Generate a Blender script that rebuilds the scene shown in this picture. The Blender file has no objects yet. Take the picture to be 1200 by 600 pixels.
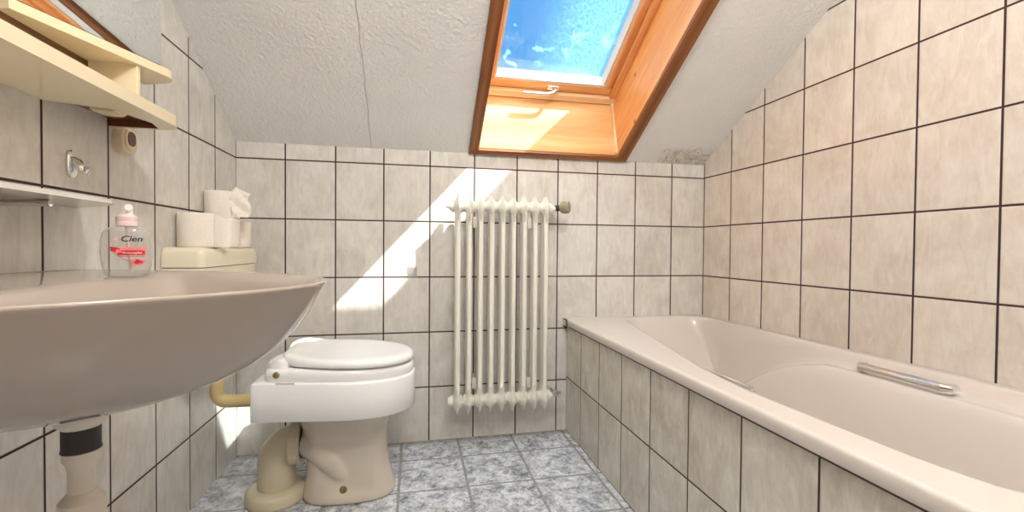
import bpy, bmesh, math, random
from mathutils import Vector, Matrix, noise
random.seed(4)
PI = math.pi
sc = bpy.context.scene
COL = sc.collection

# ------------------------------------------------------------------ measures
XL, XR = 0.0124, 2.1766            # left and right wall faces
ROW, TH, TW = 1.2375, 0.2486, 0.2  # a tile joint height, tile height, tile width
CZ, SL = 1.305, 0.61               # ceiling height at the back wall, its slope
TA = math.atan(SL); CA, SA = math.cos(TA), math.sin(TA)
YF = -2.75                         # wall behind the camera
ZFLAT = 2.42                       # flat part of the ceiling


def sp(x, s, d):                   # point on the roof slope: across, up the slope, out through it
    return Vector((x, -s * CA + d * SA, CZ + s * SA + d * CA))


# ------------------------------------------------------------------ scene helpers
def empty(name, loc):
    o = bpy.data.objects.new(name, None)
    o.location = loc
    o.empty_display_size = 0.05
    COL.objects.link(o)
    return o


def tag(o, label=None, cat=None, group=None, kind=None):
    if label: o['label'] = label
    if cat: o['category'] = cat
    if group: o['group'] = group
    if kind: o['kind'] = kind
    return o


def thing(name, label, cat, loc, group=None):
    return tag(empty(name, loc), label, cat, group)


def parent_to(o, p):
    o.parent = p
    o.matrix_parent_inverse = Matrix.Translation(-Vector(p.location)) if p.type == 'EMPTY' else Matrix.Identity(4)


def obj(name, bm, mat, parent=None, smooth=True, angle=35, label=None):
    bmesh.ops.recalc_face_normals(bm, faces=bm.faces)
    me = bpy.data.meshes.new(name)
    if smooth:
        for f in bm.faces: f.smooth = True
        for e in bm.edges:
            if len(e.link_faces) == 2 and e.calc_face_angle(0) > math.radians(angle):
                e.smooth = False
    bm.to_mesh(me); bm.free()
    if isinstance(mat, (list, tuple)):
        for m in mat: me.materials.append(m)
    else:
        me.materials.append(mat)
    o = bpy.data.objects.new(name, me)
    COL.objects.link(o)
    if parent: parent_to(o, parent)
    if label: o['label'] = label
    return o


# ------------------------------------------------------------------ mesh helpers
def add_box(bm, x0, x1, y0, y1, z0, z1, bev=0, seg=2):
    r = bmesh.ops.create_cube(bm, size=1)
    vs = r['verts']
    for v in vs:
        v.co = Vector((x0 if v.co.x < 0 else x1, y0 if v.co.y < 0 else y1, z0 if v.co.z < 0 else z1))
    if bev:
        es = list({e for v in vs for e in v.link_edges})
        bmesh.ops.bevel(bm, geom=es, offset=bev, segments=seg, profile=0.5, affect='EDGES')
    return bm


def box(*a, **k):
    return add_box(bmesh.new(), *a, **k)


def add_hex(bm, pts, bev=0):       # 8 points: bottom loop of four, top loop of four
    vs = [bm.verts.new(p) for p in pts]
    for f in ((0, 3, 2, 1), (4, 5, 6, 7), (0, 1, 5, 4), (1, 2, 6, 5), (2, 3, 7, 6), (3, 0, 4, 7)):
        bm.faces.new([vs[i] for i in f])
    if bev:
        es = list({e for v in vs for e in v.link_edges})
        bmesh.ops.bevel(bm, geom=es, offset=bev, segments=2, profile=0.5, affect='EDGES')
    return bm


def sbox(bm, x0, x1, s0, s1, d0, d1, bev=0):   # a box in roof-slope coordinates
    return add_hex(bm, [sp(x0, s0, d0), sp(x1, s0, d0), sp(x1, s1, d0), sp(x0, s1, d0),
                        sp(x0, s0, d1), sp(x1, s0, d1), sp(x1, s1, d1), sp(x0, s1, d1)], bev)


def prism(bm, poly, axis, a, b):   # poly in the other two axes, extruded from a to b along axis
    def P(u, v, w):
        return (w, u, v) if axis == 0 else (u, w, v) if axis == 1 else (u, v, w)
    A = [bm.verts.new(P(u, v, a)) for u, v in poly]
    B = [bm.verts.new(P(u, v, b)) for u, v in poly]
    n = len(poly)
    bm.faces.new(A); bm.faces.new(B[::-1])
    for i in range(n):
        bm.faces.new((A[i], B[i], B[(i + 1) % n], A[(i + 1) % n]))
    return bm


def loft(bm, rings, cap0=True, cap1=True, close=True):
    R = [[bm.verts.new(p) for p in r] for r in rings]
    n = len(R[0])
    for a, b in zip(R, R[1:]):
        for i in range(n if close else n - 1):
            bm.faces.new((a[i], a[(i + 1) % n], b[(i + 1) % n], b[i]))
    if cap0: bm.faces.new(R[0][::-1])
    if cap1: bm.faces.new(R[-1])
    return bm


def frame_of(t):
    t = t.normalized()
    a = Vector((0, 0, 1)) if abs(t.z) < 0.9 else Vector((0, 1, 0))
    u = t.cross(a).normalized()
    return u, t.cross(u).normalized()


def tube(bm, pts, rad, n=20, caps=True, flat=1.0):
    pts = [Vector(p) for p in pts]
    if not isinstance(rad, (list, tuple)): rad = [rad] * len(pts)
    rings = []
    u = None
    for i, p in enumerate(pts):
        t = (pts[min(i + 1, len(pts) - 1)] - pts[max(i - 1, 0)]).normalized()
        if u is None:
            u, v = frame_of(t)
        else:
            u = (u - t * u.dot(t)).normalized(); v = t.cross(u).normalized()
        rings.append([p + (u * math.cos(a) + v * math.sin(a) * flat) * rad[i] for a in [2 * PI * k / n for k in range(n)]])
    return loft(bm, rings, caps, caps)


def lathe(bm, prof, origin, axis=(0, 0, 1), n=40, cap0=True, cap1=True):   # prof: (along, radius)
    t = Vector(axis).normalized(); u, v = frame_of(t); o = Vector(origin)
    rings = [[o + t * h + (u * math.cos(a) + v * math.sin(a)) * max(r, 1e-4) for a in [2 * PI * k / n for k in range(n)]] for h, r in prof]
    return loft(bm, rings, cap0, cap1)


def arc_path(p0, corner, p1, r, n=8):          # two legs with a rounded corner
    p0, c, p1 = Vector(p0), Vector(corner), Vector(p1)
    a = c + (p0 - c).normalized() * r; b = c + (p1 - c).normalized() * r
    mid = [(1 - t) ** 2 * a + 2 * t * (1 - t) * c + t * t * b for t in [k / n for k in range(n + 1)]]
    # push the quadratic out to a true quarter circle
    o = a + b - c
    mid = [o + (m - o).normalized() * r for m in mid]
    return [p0] + mid + [p1]


def sup(cx, cy, z, rx, ry, e=2.0, n=48, e2=None):
    out = []
    for k in range(n):
        a = 2 * PI * k / n
        c, s = math.cos(a), math.sin(a)
        ee = e if (e2 is None or c >= 0) else e2
        out.append(Vector((cx + rx * math.copysign(abs(c) ** (2 / ee), c), cy + ry * math.copysign(abs(s) ** (2 / ee), s), z)))
    return out


def sstep(a, b, x):
    t = min(1, max(0, (x - a) / (b - a)))
    return t * t * (3 - 2 * t)


# ------------------------------------------------------------------ materials
def lin(r, g, b):
    f = lambda c: (c / 255 / 12.92) if c <= 10.3 else (((c / 255) + 0.055) / 1.055) ** 2.4
    return (f(r), f(g), f(b), 1)


class NT:
    def __init__(s, name):
        s.m = bpy.data.materials.new(name); s.m.use_nodes = True
        s.t = s.m.node_tree; s.t.nodes.clear()
        s.out = s.t.nodes.new('ShaderNodeOutputMaterial')

    def n(s, typ, **k):
        nd = s.t.nodes.new(typ)
        ins = k.pop('ins', {})
        for a, b in k.items(): setattr(nd, a, b)
        for a, b in ins.items():
            sock = nd.inputs[a]
            if isinstance(b, bpy.types.NodeSocket): s.t.links.new(b, sock)
            else: sock.default_value = b
        return nd

    def math(s, op, a, b=None, c=None, clamp=False):
        nd = s.t.nodes.new('ShaderNodeMath'); nd.operation = op; nd.use_clamp = clamp
        for i, v in enumerate((a, b, c)):
            if v is None: continue
            if isinstance(v, bpy.types.NodeSocket): s.t.links.new(v, nd.inputs[i])
            else: nd.inputs[i].default_value = v
        return nd.outputs[0]

    def mix(s, f, a, b, mode='MIX'):
        nd = s.t.nodes.new('ShaderNodeMix'); nd.data_type = 'RGBA'; nd.blend_type = mode
        for i, v in ((0, f), (6, a), (7, b)):
            if isinstance(v, bpy.types.NodeSocket): s.t.links.new(v, nd.inputs[i])
            else: nd.inputs[i].default_value = v
        return nd.outputs[2]

    def ramp(s, f, stops):
        nd = s.t.nodes.new('ShaderNodeValToRGB')
        while len(nd.color_ramp.elements) < len(stops): nd.color_ramp.elements.new(0.5)
        for e, (p, c) in zip(nd.color_ramp.elements, stops):
            e.position = p; e.color = c if len(c) == 4 else (*c, 1)
        s.t.links.new(f, nd.inputs[0])
        return nd.outputs[0]

    def coord(s):
        return s.n('ShaderNodeTexCoord').outputs['Object']

    def noise(s, vec, scale, detail=3, rough=0.5, dist=0):
        return s.n('ShaderNodeTexNoise', ins={'Vector': vec, 'Scale': scale, 'Detail': detail, 'Roughness': rough, 'Distortion': dist}).outputs['Fac']

    def mapped(s, vec, scale=(1, 1, 1), rot=(0, 0, 0), loc=(0, 0, 0)):
        return s.n('ShaderNodeMapping', ins={'Vector': vec, 'Scale': scale, 'Rotation': rot, 'Location': loc}).outputs[0]

    def bump(s, h, strength, dist=0.01):
        return s.n('ShaderNodeBump', ins={'Height': h, 'Strength': strength, 'Distance': dist}).outputs[0]

    def pbr(s, color, rough=0.4, normal=None, **k):
        ins = {'Base Color': color, 'Roughness': rough}
        ins.update({a.replace('_', ' '): b for a, b in k.items()})
        if normal is not None: ins['Normal'] = normal
        p = s.n('ShaderNodeBsdfPrincipled', ins=ins)
        s.t.links.new(p.outputs[0], s.out.inputs[0])
        return s.m


def plain(name, c, rough=0.35, var=0.05, scale=6, **k):
    t = NT(name)
    co = t.coord()
    f = t.noise(co, scale, 4)
    c = Vector(c[:3])
    lo, hi = c * (1 - var), c * (1 + var)
    col = t.ramp(f, [(0.3, tuple(lo)), (0.7, tuple(min(1, x) for x in hi))])
    return t.pbr(col, rough, **k)


def tile_mat(name, ui, u0, pu, v0, pv, base, dark, grout, gw=0.006, vi=2, rough=0.22, marb=0.5, streak=True):
    t = NT(name)
    co = t.coord()
    sx = t.n('ShaderNodeSeparateXYZ', ins={0: co}).outputs
    def cell(s, o, p):
        q = t.math('DIVIDE', t.math('SUBTRACT', s, o), p)
        fl = t.math('FLOOR', q)
        fr = t.math('SUBTRACT', q, fl)
        e = t.math('MULTIPLY', t.math('MINIMUM', fr, t.math('SUBTRACT', 1.0, fr)), p)
        return fl, e
    fu, eu = cell(sx[ui], u0, pu)
    fv, ev = cell(sx[vi], v0, pv)
    e = t.math('MINIMUM', eu, ev)
    mask = t.n('ShaderNodeMapRange', interpolation_type='SMOOTHSTEP', ins={0: e, 1: gw * 0.36, 2: gw * 0.62, 3: 0.0, 4: 1.0}).outputs[0]
    idv = t.n('ShaderNodeCombineXYZ', ins={0: fu, 1: fv, 2: 0.37}).outputs[0]
    wn = t.n('ShaderNodeTexWhiteNoise', noise_dimensions='3D', ins={'Vector': idv}).outputs
    off = t.n('ShaderNodeVectorMath', operation='SCALE', ins={0: wn['Color'], 'Scale': 7.0}).outputs[0]
    vec = t.n('ShaderNodeVectorMath', operation='ADD', ins={0: co, 1: off}).outputs[0]
    n1 = t.noise(t.mapped(vec, (1, 1, 1.0)), 6, 5, 0.6, 0.6)
    rot = (0, 0.6, 0) if ui == 0 else (0.6, 0, 0)
    n2 = t.noise(t.mapped(vec, (2.6, 2.6, 0.8) if vi == 2 else (1.5, 1.5, 1), rot), 13, 6, 0.65, 1.2)
    f = t.math('ADD', t.math('MULTIPLY', n1, 0.5), t.math('MULTIPLY', n2, 0.5))
    m = t.n('ShaderNodeMapRange', ins={0: f, 1: 0.36, 2: 0.62, 3: 0.0, 4: 1.0}).outputs[0]
    col = t.mix(m, dark, base)
    tone = t.math('ADD', 0.96, t.math('MULTIPLY', wn['Value'], 0.07))
    tc = t.n('ShaderNodeCombineColor', ins={0: tone, 1: tone, 2: tone}).outputs[0]
    col = t.mix(1.0, col, tc, 'MULTIPLY')
    col = t.mix(mask, grout, col)
    h = t.n('ShaderNodeMapRange', interpolation_type='SMOOTHSTEP', ins={0: e, 1: gw * 0.3, 2: gw * 1.1, 3: 0.0, 4: 1.0}).outputs[0]
    rg = t.n('ShaderNodeMapRange', ins={0: mask, 1: 0.0, 2: 1.0, 3: 0.9, 4: rough}).outputs[0]
    return t.pbr(col, rg, t.bump(h, 0.35, 0.003), Specular_IOR_Level=0.45)


GROUT = lin(62, 40, 38)
T_BASE, T_DARK = lin(229, 226, 219), lin(205, 199, 190)
M = {}
M['tile_back'] = tile_mat('back wall tiles', 0, 0.0, TW, ROW, TH, T_BASE, T_DARK, GROUT)
M['tile_left'] = tile_mat('left wall tiles', 1, 0.0, TW, ROW, TH, T_BASE, T_DARK, GROUT)
M['tile_right'] = tile_mat('right wall tiles', 1, -0.212, TW, ROW, TH, lin(230, 222, 211), lin(210, 198, 184), GROUT)
M['tile_front'] = tile_mat('front wall tiles', 0, 0.1, TW, ROW, TH, T_BASE, T_DARK, GROUT)
M['tile_panel'] = tile_mat('bath panel tiles', 1, -0.196, TW, 0.258, 0.258, lin(222, 217, 205), lin(188, 180, 164), GROUT, gw=0.005)


def floor_mat():
    t = NT('marbled vinyl floor')
    co = t.coord()
    sx = t.n('ShaderNodeSeparateXYZ', ins={0: co}).outputs
    def edge(s, o, p):
        q = t.math('DIVIDE', t.math('SUBTRACT', s, o), p)
        fr = t.math('SUBTRACT', q, t.math('FLOOR', q))
        return t.math('MULTIPLY', t.math('MINIMUM', fr, t.math('SUBTRACT', 1.0, fr)), p)
    e = t.math('MINIMUM', edge(sx[0], 0.681, 0.2475), edge(sx[1], -0.186, 0.245))
    wob = t.math('MULTIPLY', t.math('SUBTRACT', t.noise(co, 30, 2), 0.5), 0.004)
    mask = t.n('ShaderNodeMapRange', interpolation_type='SMOOTHSTEP', ins={0: t.math('ADD', e, wob), 1: 0.003, 2: 0.0065, 3: 0.0, 4: 1.0}).outputs[0]
    n1 = t.noise(co, 20, 6, 0.7, 0.8)
    n2 = t.noise(co, 55, 5, 0.7, 1.2)
    n3 = t.noise(co, 9, 2, 0.5)
    f = t.math('ADD', t.math('MULTIPLY', n1, 0.5), t.math('ADD', t.math('MULTIPLY', n2, 0.38), t.math('MULTIPLY', n3, 0.12)))
    col = t.ramp(f, [(0.36, lin(98, 102, 110)), (0.44, lin(150, 154, 160)), (0.52, lin(202, 206, 212)), (0.62, lin(240, 243, 247))])
    warm = t.ramp(t.noise(co, 14, 3, 0.6), [(0.5, (1, 1, 1)), (0.72, lin(226, 216, 198))])
    col = t.mix(0.6, col, warm, 'MULTIPLY')
    gc = t.ramp(n2, [(0.3, lin(128, 126, 124)), (0.7, lin(168, 166, 162))])
    # a darker brown strip along the back wall
    back_strip = t.n('ShaderNodeMapRange', interpolation_type='SMOOTHSTEP', ins={0: t.math('ADD', sx[1], t.math('MULTIPLY', t.math('SUBTRACT', n1, 0.5), 0.12)), 1: -0.055, 2: -0.005, 3: 0.0, 4: 0.6}).outputs[0]
    col = t.mix(mask, gc, col)
    col = t.mix(back_strip, col, lin(104, 90, 74))
    return t.pbr(col, 0.22, t.bump(t.math('ADD', t.math('MULTIPLY', mask, 0.6), t.math('MULTIPLY', f, 0.5)), 0.25, 0.003), Specular_IOR_Level=0.5)


M['floor'] = floor_mat()


def ceil_mat():
    t = NT('textured ceiling paper')
    co = t.coord()
    sx = t.n('ShaderNodeSeparateXYZ', ins={0: co}).outputs
    h = t.math('ADD', t.math('MULTIPLY', t.noise(co, 75, 3, 0.55, 0.4), 0.7), t.math('MULTIPLY', t.noise(co, 22, 2), 0.3))
    wob = t.math('MULTIPLY', t.math('SUBTRACT', t.noise(co, 12, 2), 0.5), 0.012)
    de = t.math('ABSOLUTE', t.math('SUBTRACT', t.math('ADD', sx[0], wob), 0.5475))
    seam = t.n('ShaderNodeMapRange', interpolation_type='SMOOTHSTEP', ins={0: de, 1: 0.0006, 2: 0.0032, 3: 1.0, 4: 0.0}).outputs[0]
    col = t.ramp(t.noise(co, 5, 4), [(0.3, lin(240, 239, 236)), (0.7, lin(246, 245, 242))])
    col = t.mix(t.math('MULTIPLY', seam, 0.35), col, lin(176, 170, 162))
    # peeling, mouldy patch in the low right corner
    cx = t.n('ShaderNodeMapRange', interpolation_type='SMOOTHSTEP', ins={0: t.math('ABSOLUTE', t.math('SUBTRACT', sx[0], 2.05)), 1: 0.10, 2: 0.22, 3: 1.0, 4: 0.0}).outputs[0]
    cy = t.n('ShaderNodeMapRange', interpolation_type='SMOOTHSTEP', ins={0: sx[1], 1: -0.17, 2: -0.05, 3: 0.0, 4: 1.0}).outputs[0]
    zone = t.math('MULTIPLY', cx, cy)
    nz = t.noise(co, 38, 6, 0.75, 1.0)
    mo = t.n('ShaderNodeMapRange', interpolation_type='SMOOTHSTEP', ins={0: t.math('ADD', nz, t.math('MULTIPLY', zone, 0.26)), 1: 0.70, 2: 0.84, 3: 0.0, 4: 0.8}).outputs[0]
    mo = t.math('MULTIPLY', mo, zone, clamp=True)
    mcol = t.ramp(t.noise(co, 70, 4), [(0.35, lin(178, 154, 120)), (0.6, lin(222, 206, 180))])
    col = t.mix(mo, col, mcol)
    h = t.math('SUBTRACT', t.math('ADD', h, t.math('MULTIPLY', mo, 0.5)), t.math('MULTIPLY', seam, 0.5))
    return t.pbr(col, 0.8, t.bump(h, 0.7, 0.011))


M['ceiling'] = ceil_mat()


def wood(name, lo, mid, hi, axis='x', rough=0.4, knots=True, scale=1.0):
    t = NT(name)
    co = t.coord()
    if axis == 's':            # grain runs up the slope
        v = t.mapped(t.mapped(co, rot=(TA, 0, 0)), (14, 1.2, 14))
    else:
        v = t.mapped(co, (1.2, 12, 12))
    n = t.noise(v, 3.2 * scale, 6, 0.6, 0.7)
    w = t.n('ShaderNodeTexWave', bands_direction='Y' if axis == 'x' else 'X', ins={'Vector': v, 'Scale': 0.6, 'Distortion': 5.0, 'Detail': 3.0, 'Detail Scale': 0.8}).outputs['Fac']
    f = t.math('ADD', t.math('MULTIPLY', n, 0.7), t.math('MULTIPLY', w, 0.3))
    col = t.ramp(f, [(0.28, lo), (0.5, mid), (0.72, hi)])
    if knots:
        vd = t.n('ShaderNodeTexVoronoi', ins={'Vector': t.mapped(co, (6.2, 7.0, 7.0)), 'Scale': 1.0, 'Randomness': 1.0}).outputs['Distance']
        k = t.n('ShaderNodeMapRange', interpolation_type='SMOOTHSTEP', ins={0: vd, 1: 0.045, 2: 0.10, 3: 0.75, 4: 0.0}).outputs[0]
        col = t.mix(k, col, (lo[0] * 0.35, lo[1] * 0.3, lo[2] * 0.3, 1))
    return t.pbr(col, rough, t.bump(f, 0.1, 0.002), Specular_IOR_Level=0.4)


M['pine_x'] = wood('varnished pine board', lin(222, 158, 100), lin(234, 178, 118), lin(240, 192, 136), 'x')
M['pine_s'] = wood('varnished pine side board', lin(224, 156, 92), lin(236, 176, 112), lin(242, 192, 134), 's')
M['trim_x'] = wood('brown stained trim', lin(128, 76, 40), lin(150, 92, 50), lin(168, 108, 62), 'x', knots=False)
M['trim_s'] = wood('brown stained side trim', lin(120, 70, 36), lin(142, 86, 46), lin(162, 102, 58), 's', knots=False)
M['sash_x'] = wood('lacquered sash wood', lin(206, 140, 84), lin(222, 160, 102), lin(234, 178, 122), 'x', 0.3, False)
M['sash_s'] = wood('lacquered sash side wood', lin(198, 132, 78), lin(216, 152, 96), lin(230, 170, 116), 's', 0.3, False)
M['pale_and_sunlit_wood'] = wood('pale and sunlit wood', lin(224, 190, 142), lin(236, 206, 160), lin(242, 216, 176), 'x', 0.5, False)  # the batten's own tone; on the bottom frame rail it paints sunlight
M['bead'] = plain('pale glazing bead', lin(212, 203, 190), 0.35)
M['alu'] = plain('brown aluminium sheet', lin(92, 80, 70), 0.45)
M['ceramic'] = plain('beige glazed ceramic', lin(170, 157, 145), 0.08, 0.02, 3, Specular_IOR_Level=0.6)
M['pan'] = plain('beige toilet ceramic', lin(208, 197, 181), 0.1, 0.02, 3, Specular_IOR_Level=0.6)
M['white_plastic'] = plain('white plastic', lin(240, 240, 238), 0.25, 0.01, 3)
M['beige_pipe'] = plain('beige plastic pipe', lin(206, 195, 168), 0.3, 0.03, 4)
M['tan_pipe'] = plain('yellowed plastic pipe', lin(204, 184, 132), 0.3, 0.04, 8)
M['cistern'] = plain('cream cistern plastic', lin(240, 232, 206), 0.3, 0.015, 4)
M['cream'] = plain('cream glossy plastic', lin(240, 226, 192), 0.16, 0.02, 4)
M['cream_shaded'] = plain('shaded cream plastic', lin(112, 70, 38), 0.3, 0.06, 6)  # cream plastic with the cabinet's inner shade put into the colour
M['bath'] = plain('beige bath enamel', lin(218, 209, 199), 0.08, 0.015, 3, Specular_IOR_Level=0.6)
M['rad'] = plain('cream white radiator enamel', lin(240, 236, 224), 0.28, 0.02, 10)
M['chrome'] = plain('chrome', lin(225, 225, 225), 0.08, 0.02, 5, Metallic=1.0)
M['brass'] = plain('dull brass', lin(150, 134, 92), 0.35, 0.1, 30, Metallic=0.8)
M['dark'] = plain('dark grey rubber', lin(48, 46, 44), 0.5, 0.1, 20)
M['trap'] = plain('cream trap plastic', lin(214, 205, 190), 0.3, 0.03, 8)
M['knob'] = plain('olive grey valve head', lin(150, 140, 116), 0.4, 0.15, 60)
M['socket'] = plain('cream socket plastic', lin(222, 204, 172), 0.3, 0.02, 10)
M['brownhole'] = plain('dark brown plastic', lin(88, 60, 40), 0.4, 0.1, 20)
M['grey_white'] = plain('milky white glass', lin(214, 210, 202), 0.15, 0.02, 6)
M['silicone'] = plain('white silicone', lin(232, 228, 220), 0.35, 0.03, 20)
M['sealant'] = plain('brown sealant joint', lin(74, 44, 34), 0.6, 0.1, 30)
M['plaster'] = plain('white plaster', lin(236, 232, 226), 0.7, 0.02, 5)
M['door'] = plain('brown door varnish', lin(120, 84, 56), 0.35, 0.01, 3)
M['pink'] = plain('pale pink pump plastic', lin(232, 208, 206), 0.25, 0.02, 10)
M['red'] = plain('red print', lin(196, 30, 44), 0.4, 0.15, 120)
M['redlight'] = plain('pink print', lin(224, 128, 128), 0.4, 0.15, 120)
M['black'] = plain('black print', lin(30, 22, 28), 0.4, 0.05, 20)
M['mauve'] = plain('mauve print', lin(196, 160, 176), 0.4, 0.05, 20)
M['mesh_white'] = plain('white print', lin(246, 236, 236), 0.4, 0.05, 20)


def paper_mat():
    t = NT('tissue paper')
    co = t.coord()
    n = t.noise(co, 160, 3, 0.6)
    col = t.ramp(n, [(0.3, lin(240, 232, 218)), (0.7, lin(246, 240, 229))])
    return t.pbr(col, 0.9, t.bump(n, 0.08, 0.001))


M['paper'] = paper_mat()


def sheet_mat(name, tint, diff, fac, rough=0.03):   # clear film: see-through, with a real surface reflection
    t = NT(name)
    tr = t.n('ShaderNodeBsdfTransparent', ins={0: tint}).outputs[0]
    gl = t.n('ShaderNodeBsdfGlossy', ins={'Color': (1, 1, 1, 1), 'Roughness': rough}).outputs[0]
    df = t.n('ShaderNodeBsdfDiffuse', ins={'Color': diff}).outputs[0]
    lw = t.n('ShaderNodeLayerWeight', ins={'Blend': 0.5}).outputs['Facing']
    fr = t.math('ADD', 0.04, t.math('MULTIPLY', t.math('POWER', lw, 5.0), 0.9))
    fac = t.math('ADD', fac, t.math('MULTIPLY', t.math('POWER', lw, 2.5), 0.8))  # whiter at grazing angles: bright edge highlights painted in
    a = t.n('ShaderNodeMixShader', ins={0: fac, 1: tr, 2: df}).outputs[0]
    b = t.n('ShaderNodeMixShader', ins={0: fr, 1: a, 2: gl}).outputs[0]
    t.t.links.new(b, t.out.inputs[0])
    return t.m


M['clear'] = sheet_mat('clear bottle plastic', (0.90, 0.91, 0.90, 1), lin(230, 228, 222), 0.10)
M['hook_clear'] = sheet_mat('clear adhesive pad', (0.9, 0.9, 0.9, 1), lin(236, 230, 224), 0.25)


def glass_mat():
    t = NT('frosted over window glass')
    co = t.coord()
    sx = t.n('ShaderNodeSeparateXYZ', ins={0: co}).outputs
    # melting frost: isolated feathery patches at the left, a fine even film towards the right
    big = t.noise(co, 9, 3, 0.5, 0.4)
    fine = t.noise(co, 75, 6, 0.75, 1.5)
    f = t.math('ADD', t.math('MULTIPLY', big, 0.75), t.math('MULTIPLY', fine, 0.25))
    patch = t.n('ShaderNodeMapRange', interpolation_type='SMOOTHSTEP', ins={0: f, 1: 0.575, 2: 0.60, 3: 0.0, 4: 0.22}).outputs[0]
    grain = t.noise(t.mapped(co, (1, 0.5, 0.5)), 190, 4, 0.8)
    side = t.n('ShaderNodeMapRange', interpolation_type='SMOOTHSTEP', ins={0: t.math('ADD', sx[0], t.math('MULTIPLY', t.math('SUBTRACT', fine, 0.5), 0.5)), 1: 1.20, 2: 1.50, 3: 0.0, 4: 1.0}).outputs[0]
    film = t.math('MULTIPLY', side, t.n('ShaderNodeMapRange', ins={0: grain, 1: 0.42, 2: 0.6, 3: 0.03, 4: 0.18}).outputs[0])
    fac = t.math('MAXIMUM', patch, film)
    tr = t.n('ShaderNodeBsdfTransparent', ins={0: (0.93, 0.97, 0.98, 1)}).outputs[0]
    tl = t.n('ShaderNodeBsdfTranslucent', ins={0: (0.40, 0.84, 0.92, 1)}).outputs[0]
    gl = t.n('ShaderNodeBsdfGlossy', ins={'Color': (1, 1, 1, 1), 'Roughness': 0.01}).outputs[0]
    lw = t.n('ShaderNodeLayerWeight', ins={'Blend': 0.5}).outputs['Facing']
    fr = t.math('ADD', 0.04, t.math('MULTIPLY', t.math('POWER', lw, 5.0), 0.9))
    a = t.n('ShaderNodeMixShader', ins={0: fac, 1: tr, 2: tl}).outputs[0]
    b = t.n('ShaderNodeMixShader', ins={0: fr, 1: a, 2: gl}).outputs[0]
    t.t.links.new(b, t.out.inputs[0])
    return t.m


M['glass'] = glass_mat()
t = NT('mirror silver')
M['mirror'] = t.pbr((0.86, 0.90, 0.89, 1), 0.0, Metallic=1.0)
t = NT('added fill globe glow')
M['opal'] = t.pbr((0.95, 0.94, 0.9, 1), 0.4, Emission_Color=(1.0, 0.985, 0.965, 1), Emission_Strength=96.0)  # glow of the added fill globe

# ================================================================== THE ROOM
W = 0.16
yflat = -(ZFLAT - CZ) / SL
# floor
tag(obj('floor', box(XL - W, XR + W, YF - W, W, -0.12, 0.0), M['floor'], smooth=False), kind='structure')
# back wall, its top cut to the slope
bm = prism(bmesh.new(), [(0, 0), (W, 0), (W, CZ - SL * W), (0, CZ)], 0, XL - W, XR + W)
tag(obj('wall_back', bm, M['tile_back'], smooth=False), kind='structure')
side = [(YF, 0), (0, 0), (0, CZ), (yflat, ZFLAT), (YF, ZFLAT)]
tag(obj('wall_left', prism(bmesh.new(), side, 0, XL - W, XL), M['tile_left'], smooth=False), kind='structure')
tag(obj('wall_right', prism(bmesh.new(), side, 0, XR, XR + W), M['tile_right'], smooth=False), kind='structure')
# wall behind the camera with a door opening
DX0, DX1, DZ = 0.35, 1.20, 2.02
bm = bmesh.new()
add_box(bm, XL - W, DX0, YF - W, YF, 0, ZFLAT)
add_box(bm, DX1, XR + W, YF - W, YF, 0, ZFLAT)
add_box(bm, DX0, DX1, YF - W, YF, DZ, ZFLAT)
tag(obj('wall_front', bm, M['tile_front'], smooth=False), kind='structure')
# ceiling: sloping slab with the skylight opening, and the flat part
OX0, OX1, OS0, OS1, DEEP = 1.015, 1.686, 0.039, 1.93, 0.26
ST0, ST1 = 1.285, 1.385             # unseen bar below an upper pane, both added to shape the sun patches
TK = 0.25
bm = bmesh.new()
s1 = 2.02
sbox(bm, XL - W, OX0 - 0.018, -0.22, s1, 0, TK)
sbox(bm, OX1 + 0.018, XR + W, -0.22, s1, 0, TK)
sbox(bm, OX0 - 0.018, OX1 + 0.018, -0.22, OS0 - 0.018, 0, TK)
sbox(bm, OX0 - 0.018, OX1 + 0.018, OS1 + 0.018, s1, 0, TK)
yj = -s1 * CA
prism(bm, [(YF - W, ZFLAT), (yflat, ZFLAT), (yj, CZ - SL * yj), (yj + TK * SA, CZ - SL * yj + TK * CA), (YF - W, CZ - SL * yj + TK * CA)], 0, XL - W, XR + W)
tag(obj('ceiling', bm, M['ceiling'], smooth=False), kind='structure')

# door behind the camera
d1 = tag(empty('door_1', ((DX0 + DX1) / 2, YF, 0)), kind='structure')
obj('door_leaf', box(DX0 + 0.03, DX1 - 0.03, YF - 0.06, YF - 0.02, 0.005, DZ - 0.03, bev=0.003), M['door'], d1)
bm = bmesh.new()
add_box(bm, DX0, DX0 + 0.03, YF - 0.1, YF, 0, DZ); add_box(bm, DX1 - 0.03, DX1, YF - 0.1, YF, 0, DZ)
add_box(bm, DX0 + 0.03, DX1 - 0.03, YF - 0.1, YF, DZ - 0.03, DZ)
obj('door_frame', bm, M['door'], d1, smooth=False)
bm = bmesh.new()
tube(bm, arc_path((DX1 - 0.1, YF - 0.02, 1.02), (DX1 - 0.1, YF + 0.04, 1.02), (DX1 - 0.21, YF + 0.04, 1.02), 0.015), 0.009)
obj('door_handle', bm, M['chrome'], d1)

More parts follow.
